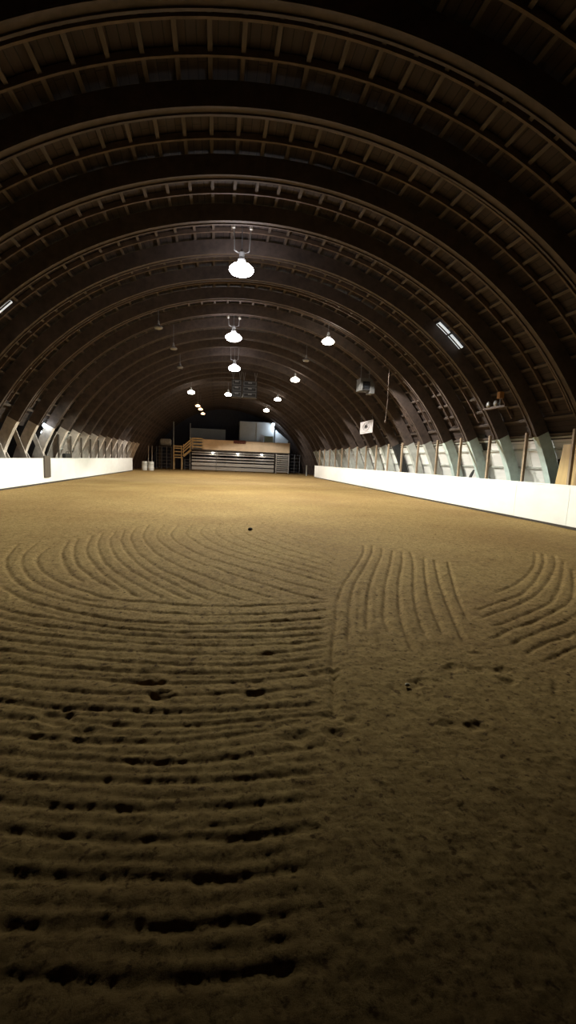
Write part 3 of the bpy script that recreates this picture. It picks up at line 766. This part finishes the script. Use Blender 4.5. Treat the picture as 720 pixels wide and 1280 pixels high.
# unit heater
t = thing('unit_heater', 'grey open fronted unit heater hung high on the right slope above the sign', 'heater', (7.35, 23.6, 5.2))
q = MB(); x0, x1, y0, y1, z0, z1 = 6.98, 7.72, 23.3, 24.0, 5.25, 5.85
q.box(x0, x0 + 0.12, y0, y1, z0, z1); q.box(x1 - 0.22, x1, y0, y1, z0 - 0.12, z1 - 0.28); q.box(x0 + 0.12, x1 - 0.22, y0, y1, z1 - 0.14, z1)
q.prism([(x1 - 0.22, z1 - 0.28), (x1, z1 - 0.28), (x1 - 0.22, z1)], y0, y1)
q.build('casing', M['heater'], t)
MB().box(x0 + 0.12, x1 - 0.22, y0 + 0.12, y1, z0, z1 - 0.14).build('core', M['cab'], t)
for k in range(4):
    zz = z0 + 0.05 + k * 0.1
    MB().bar((x0 + 0.12, y0 + 0.06, zz), (x1 - 0.22, y0 + 0.06, zz), 0.07, 0.012, (0, 0.5, 1)).build('louvre', M['cab'], t)
for xx in (x0 + 0.1, x1 - 0.2):
    MB().tube([(xx, 23.65, z1 - (0.0 if xx < 7.3 else 0.2)), (xx, 23.65, ZC + math.sqrt(R_DECK ** 2 - (xx - AX) ** 2) - 0.02)], 0.012, 6).build('hanger', M['pipe'], t)
# rope
o = MB().tube([(7.44, 20.55, 5.98), (7.43, 20.56, 5.3), (7.45, 20.55, 4.4), (7.42, 20.57, 3.6)], 0.016, 6).lathe((7.42, 20.57, 3.52), [(0.015, -0.06), (0.04, -0.03), (0.045, 0.03), (0.018, 0.09)], 10).build('hanging_rope', M['strip'], at=(7.42, 20.57, 3.5))
o['label'] = 'thin rope hanging straight down from the right slope'; o['category'] = 'rope'
# floodlight
t = thing('twin_floodlight', 'twin floodlight with orange brown box on a ledge high on the right slope', 'light fixture', (9.5, 15.35, 3.72))
MB().box(9.42, 9.58, 14.75, 16.05, 3.70, 3.76).build('bracket', M['strip'], t)
MB().box(9.38, 9.55, 15.02, 15.2, 4.0, 4.22).build('junction_box', M['rust'], t, bevel=0.015)
MB().tube([(9.47, 15.11, 3.76), (9.47, 15.11, 4.0)], 0.02).build('conduit', M['steel'], t)
for yy in (15.3, 15.75):
    q = MB().lathe((9.46, yy, 3.86), [(0.03, 0.12), (0.06, 0.08), (0.095, 0.0), (0.1, -0.05)], 14, 'x').build('lamp_head', M['zinc'], t, smooth=True)

# ------------------------------------------------------------------ far end stand
YS = 58.5
t = thing('viewing_balcony', 'raised viewing balcony with beige front across the far end', 'balcony', (3, YS, 0))
MB().box(-3.1, 8.9, YS, 64.5, 2.40, 2.55).build('deck', M['gate'], t)
MB().box(-3.1, 8.9, YS - 0.06, YS - 0.003, 2.36, 2.55).build('fascia', M['dark'], t)
MB().box(-1.78, 8.88, YS - 0.05, YS - 0.01, 2.555, 3.72).build('front_panel', M['beige'], t, label='beige plywood front panel', bevel=0.004)
MB().box(-1.8, 8.9, YS - 0.08, YS + 0.08, 3.725, 3.775).build('cap_rail', M['beige'], t)
for z in (2.75, 3.12, 3.5, 3.76):
    MB().box(-3.1, -1.82, YS - 0.05, YS - 0.01, z, z + 0.14).build('rail_board', M['stair'], t)
for x in (-3.06, -1.9):
    MB().box(x, x + 0.09, YS, YS + 0.09, 2.555, 3.9).build('rail_post', M['stair'], t)
for x in (-2.9, 0.0, 3.0, 7.08, 8.75):
    MB().box(x - 0.07, x + 0.07, YS + 0.25, YS + 0.39, 0, 2.395).build('support_post', M['dark'], t)
for x in (-2.9, 1.0, 5.0, 8.5):
    MB().box(x - 0.07, x + 0.07, 63.9, 64.04, 0, 2.395).build('support_post', M['dark'], t)

t = thing('landing_platform', 'pine landing platform with board rails left of the stairs', 'platform', (-4.75, YS, 0))
MB().box(-5.3, -4.25, YS - 0.1, YS + 1.3, 1.42, 1.52).build('deck', M['stair'], t)
for x in (-5.25, -4.3):
    for y in (YS - 0.05, YS + 1.2):
        MB().box(x - 0.05, x + 0.05, y - 0.05, y + 0.05, 0, 1.415).build('leg', M['stair'], t)
for z in (1.7, 2.1, 2.5, 2.75):
    MB().box(-5.3, -4.25, YS - 0.14, YS - 0.105, z, z + 0.13).build('rail_board', M['stair'], t)
for x in (-5.22, -4.32):
    MB().box(x - 0.045, x + 0.045, YS - 0.1, YS - 0.01, 1.525, 2.9).build('rail_post', M['stair'], t)

t = thing('staircase', 'short pine stair flight from the landing up to the viewing balcony', 'stairs', (-3.7, YS, 1.5))
for y in (YS - 0.1, YS + 0.94):
    MB().bar((-4.12, y, 1.66), (-3.22, y, 2.42), 0.06, 0.22, (0, 0, 1)).build('stringer', M['stair'], t)
for k in range(5):
    x = -4.06 + k * 0.19; z = 1.74 + k * 0.17
    MB().box(x - 0.12, x + 0.08, YS - 0.068, YS + 0.905, z - 0.02, z + 0.02).build('tread', M['stair'], t)
for dz in (0.55, 0.9, 1.22):
    MB().bar((-4.16, YS - 0.2, 1.55 + dz), (-3.14, YS - 0.2, 2.53 + dz), 0.04, 0.13, (0, 0, 1)).build('rail_board', M['stair'], t)
for x, z in ((-4.08, 1.95), (-3.3, 2.6)):
    MB().box(x - 0.04, x + 0.04, YS - 0.176, YS - 0.135, z - 0.2, z + 1.15).build('rail_post', M['stair'], t)
for x, z, lab in ((-5.4, 5.8, 'tall thin timber post at the left side of the stair landing'), (-3.4, 5.7, 'tall thin timber post at the head of the stairs')):
    o = MB().box(x - 0.05, x + 0.05, YS + 1.4, YS + 1.5, 0, z).build('timber_post', M['booth'], at=(x, YS + 1.45, 0), bevel=0.005)
    o['label'] = lab; o['category'] = 'post'


def plank_fence(x0, x1, label, rows):
    t = thing('plank_fence', label, 'fence', ((x0 + x1) / 2, YS - 0.2, 0), 'plank fences under the balcony')
    for z0, z1 in rows:
        MB().box(x0 + 0.01, x1 - 0.01, YS - 0.24, YS - 0.2, z0, z1).build('plank', M['gate'], t, bevel=0.005)
    n = max(2, int((x1 - x0) / 2.3))
    for i in range(n + 1):
        x = x0 + 0.08 + (x1 - x0 - 0.16) * i / n
        MB().box(x - 0.06, x + 0.06, YS - 0.195, YS - 0.09, 0, 2.3).build('post', M['dark'], t)


rows = [(0.1, 0.50), (0.62, 0.98), (1.14, 1.32), (1.5, 1.66), (1.92, 2.04), (2.18, 2.28)]
plank_fence(-3.1, -0.17, 'weathered plank fence under the balcony, shorter left section', rows)
plank_fence(-0.15, 6.95, 'weathered plank fence under the balcony, longer right section', rows)
t = thing('slatted_gate', 'narrow pale slatted gate right of the plank fence', 'gate', (8.0, YS - 0.2, 0))
for k in range(9):
    MB().box(7.3, 8.74, YS - 0.24, YS - 0.205, 0.15 + k * 0.25, 0.28 + k * 0.25).build('slat', M['gate'], t)
for x in (7.22, 8.78):
    MB().box(x - 0.05, x + 0.05, YS - 0.2, YS - 0.12, 0, 2.38).build('stile', M['gate'], t)


def pipe_panel(x0, x1, y, z1, label, n=6, mid=1):
    t = thing('pipe_panel', label, 'gate', ((x0 + x1) / 2, y, 0), 'pipe panels at the far end')
    for x in [x0 + (x1 - x0) * i / (mid + 1) for i in range(mid + 2)]:
        MB().tube([(x, y, 0), (x, y, z1)], 0.035).build('upright', M['pipe'], t)
    for k in range(n):
        z = 0.25 + (z1 - 0.3) * k / (n - 1)
        MB().tube([(x0 + 0.036, y, z), (x1 - 0.036, y, z)], 0.025).build('rail', M['pipe'], t)


pipe_panel(8.95, 10.3, YS + 0.4, 2.4, 'dark pipe panel between the slatted gate and the right wall')
pipe_panel(-7.3, -5.5, YS + 0.2, 2.7, 'dark pipe panel on the left under the grey tank', 7, 2)
pipe_panel(-3.95, -3.2, YS + 0.1, 1.3, 'small dark pipe panel under the stair flight', 4, 0)
o = MB().box(10.05, 10.17, 53.0, 53.12, 0, 1.15).box(10.03, 10.19, 52.98, 53.14, 1.15, 1.19).build('marker_post', M['booth'], at=(10.1, 53.06, 0))
o['label'] = 'short pale post standing near the slatted gate by the right wall'; o['category'] = 'post'

# tank on a rack
t = thing('tank_rack', 'timber rack behind the left pipe panel, carrying the grey tank', 'rack', (-6.3, 59.4, 0))
for x in (-7.0, -5.65):
    for y in (59.0, 59.9):
        MB().box(x - 0.06, x + 0.06, y - 0.06, y + 0.06, 0, 2.75).build('leg', M['brown'], t)
MB().box(-7.1, -5.55, 58.9, 60.0, 2.755, 2.82).build('shelf', M['brown'], t)
o = MB().lathe((-7.0, 59.45, 3.24), [(0.05, 0), (0.3, 0.02), (0.4, 0.12), (0.42, 0.2), (0.42, 1.2), (0.4, 1.28), (0.3, 1.38), (0.05, 1.4)], 24, 'x').build('storage_tank', M['tank'], at=(-6.3, 59.45, 2.82), smooth=True)
o['label'] = 'grey rounded tank lying on the timber rack left of the stairs'; o['category'] = 'tank'

# barrels
def barrel(x, y, label):
    t = thing('barrel', label, 'barrel', (x, y, 0), 'white barrels')
    MB().lathe((x, y, 0), [(0.26, 0.0), (0.29, 0.03), (0.295, 0.27), (0.31, 0.30), (0.295, 0.33), (0.3, 0.6), (0.315, 0.63), (0.3, 0.66), (0.295, 0.9), (0.27, 0.95), (0.25, 0.93)], 24).build('drum', M['plastic'], t, smooth=True)
    for dx in (-0.13, 0.13):
        MB().lathe((x + dx, y, 0.93), [(0.035, 0.0), (0.035, 0.03), (0.02, 0.035)], 10).build('bung', M['zinc'], t)
    MB().lathe((x, y, 0.66), [(0.308, 0.0), (0.318, 0.01), (0.318, 0.05), (0.308, 0.06)], 24).build('hoop', M['tank'], t)
    return t


barrel(-7.55, 51, 'white plastic barrel beyond the left kickboard, left one of the pair')
barrel(-6.9, 51, 'white plastic barrel beyond the left kickboard, right one of the pair')
for x, lab in ((-7.22, 'left'), (-6.86, 'right')):
    o = MB().tube([(x, 51.5, 0), (x, 51.5, 2.6)], 0.03).lathe((x, 51.5, 0), [(0.16, 0), (0.16, 0.03), (0.04, 0.06)], 12).build('pole', M['legl'], at=(x, 51.5, 0))
    o['label'] = 'thin pale pole standing behind the white barrels, %s one of two' % lab; o['category'] = 'pole'; o['group'] = 'poles behind the barrels'

# lamps under the balcony
for x, z, n in ((-0.59, 2.24, 'left'), (2.42, 2.24, 'middle'), (5.37, 2.24, 'right')):
    t = thing('bulkhead_lamp', 'small glowing lamp under the balcony edge, %s of three' % n, 'lamp', (x, YS - 0.3, z), 'lamps under the balcony')
    MB().lathe((x, YS - 0.44, z), [(0.02, -0.12), (0.1, -0.1), (0.15, -0.03), (0.15, 0.03)], 16).build('globe', M['far'], t, smooth=True)
    MB().lathe((x, YS - 0.44, z), [(0.16, 0.032), (0.17, 0.06), (0.06, 0.1)], 16).build('cap', M['cab'], t)
    MB().bar((x, YS - 0.44, z + 0.12), (x, YS - 0.062, z + 0.14), 0.04, 0.04).build('arm', M['cab'], t)
    lamp_light('POINT', 'globe_glow', (0, -0.3, -0.15), 11, (1, 0.95, 0.85), 0.1, parent=t)

# things on the balcony
t = thing('announcer_booth', 'pale grey box booth standing on the balcony', 'booth', (4.9, 60.0, 2.56))
MB().box(2.68, 7.02, 60, 63.2, 2.56, 6.24).build('body', M['booth'], t, bevel=0.01)
MB().box(2.62, 7.06, 59.93, 63.3, 6.245, 6.29).build('roof', M['screen'], t)
MB().box(4.8, 4.88, 59.96, 59.996, 2.56, 6.22).build('batten', M['booth'], t)
t = thing('lean_to_booth', 'low slope roofed pale booth right of the box booth', 'booth', (8.0, 60.1, 2.56))
MB().prism([(7.2, 2.56), (8.85, 2.56), (8.85, 4.1), (7.2, 5.4)], 60.1, 62.8).build('body', M['booth'], t)
MB().bar((7.2, 61.45, 5.45), (8.9, 61.45, 4.12), 2.7, 0.05, (0, 0, 1)).build('roof', M['screen'], t)
t = thing('booth_floodlight', 'white floodlight at the top right corner of the grey booth', 'light fixture', (6.85, 59.85, 6.05))
MB().box(6.65, 7.05, 59.74, 59.86, 6.02, 6.22).build('housing', M['zinc'], t, bevel=0.01)
MB().box(6.67, 7.03, 59.725, 59.737, 6.04, 6.20).build('lens', emit('booth_flood_glass', (0.85, 0.93, 1.0), 9), t)
MB().box(6.81, 6.89, 59.865, 59.99, 6.08, 6.16).build('bracket', M['zinc'], t)
lamp_light('POINT', 'flood_glow', (0.35, -0.45, -0.35), 120, (0.72, 0.85, 1.0), 0.12, parent=t)
t = thing('screen_wall', 'blue grey screen wall at the back of the balcony above the stairs', 'screen', (-1.3, 62, 2.56))
MB().box(-3.5, 0.95, 62, 62.06, 2.56, 5.25).build('panel', M['screen'], t)
for x in (-3.4, -1.3, 0.85):
    MB().box(x - 0.05, x + 0.05, 62.063, 62.16, 2.56, 5.3).build('post', M['dark'], t)
t = thing('cabinet', 'grey green cabinet on the balcony before the booth', 'cabinet', (6.3, 59.3, 2.56))
MB().box(5.75, 6.85, 59.0, 59.6, 2.56, 4.55).build('body', M['green'], t, bevel=0.01)
for x0, x1 in ((5.78, 6.28), (6.32, 6.82)):
    d = MB().box(x0, x1, 58.965, 58.996, 2.62, 4.5).build('door', M['green'], t, bevel=0.005)
    MB().box(x1 - 0.09, x1 - 0.06, 58.94, 58.963, 3.5, 3.7).build('handle', M['steel'], d)
o = MB().bar((4.9, 59.7, 2.66), (5.6, 59.7, 4.7), 0.05, 0.5, (0, 0, 1)).build('folding_board', M['sign'], at=(5.1, 59.7, 2.56))
o['label'] = 'white board leaning beside the grey green cabinet'; o['category'] = 'board'
q = MB(); n = 14; vs = []
for j in range(2):
    for i in range(n):
        x = 1.9 + 1.5 * i / (n - 1); wv = 0.015 * math.sin(i * 1.9)
        prof = [(YS - 0.13 + wv, 3.45 + 0.03 * math.sin(i * 2.3)), (YS - 0.11 + wv * .5, 3.78), (YS - 0.06, 3.83 + 0.02 * math.sin(i)), (YS + 0.06, 3.84 + 0.03 * math.sin(i * 1.3)), (YS + 0.11, 3.78), (YS + 0.13 + wv, 3.6)]
        if j == 0: vs.append([(x, a, b) for a, b in prof])
fs = [(i * 6 + k, i * 6 + k + 1, i * 6 + k + 7, i * 6 + k + 6) for i in range(n - 1) for k in range(5)]
o = q.add([p for row in vs for p in row], fs).build('blanket', M['red'], at=(2.65, YS, 3.8), smooth=True)
o['label'] = 'dull red blanket draped over the balcony front before the booth'; o['category'] = 'blanket'

# ------------------------------------------------------------------ small things on the dirt
def lump(name, label, cat, loc, s, m, seed):
    r = random.Random(seed); n, k = 10, 6; prof = []
    q = MB(); vs = []; fs = []
    for j in range(k + 1):
        ph = PI * j / k
        for i in range(n):
            th = 2 * PI * i / n; rr = s * (0.8 + 0.4 * r.random())
            vs.append((loc[0] + rr * math.sin(ph) * math.cos(th), loc[1] + rr * math.sin(ph) * math.sin(th) * 0.8, loc[2] + 0.55 * s - 0.6 * rr * math.cos(ph)))
    for j in range(k):
        for i in range(n):
            a, b = j * n + i, j * n + (i + 1) % n; fs.append((a, b, b + n, a + n))
    o = q.add(vs, fs).build(name, m, at=loc, smooth=True)
    o['label'] = label; o['category'] = cat


lump('clod', 'small dark clod lying alone on the raked dirt in mid arena', 'clod', (0.765, 10.5, 0.0), 0.055, M['clod'], 2)
lump('pebble', 'small pale pebble lying in the dirt near the camera', 'pebble', (1.41, 3.05, 0.0), 0.02, M['stone'], 4)

# ------------------------------------------------------------------ camera, world, view
w = bpy.data.worlds.new('night'); sc.world = w; w.use_nodes = True
w.node_tree.nodes['Background'].inputs['Color'].default_value = (0, 0, 0, 1)

cd = bpy.data.cameras.new('camera'); cam = bpy.data.objects.new('camera', cd); COL.objects.link(cam)
cd.sensor_fit = 'HORIZONTAL'; cd.sensor_width = 36.0; cd.lens = 36.0 * 583 / 720
cd.shift_y = 21 / 720; cd.clip_start = 0.05; cd.clip_end = 300
r_, u_, f_ = Vector((0.9881750841, -0.1475992316, 0.0415267376)), Vector((-0.0193786443, 0.1484378637, 0.9887318488)), Vector((0.1521002014, 0.9778449097, -0.1438223254))
mw = Matrix((( r_.x, u_.x, -f_.x, 0), (r_.y, u_.y, -f_.y, 0), (r_.z, u_.z, -f_.z, 1.6), (0, 0, 0, 1)))
cam.matrix_world = mw
sc.camera = cam
sc.view_settings.view_transform = 'Standard'; sc.view_settings.look = 'None'
sc.view_settings.gamma = 1.0; sc.view_settings.use_curve_mapping = False
sc.view_settings.exposure = EXPOSURE
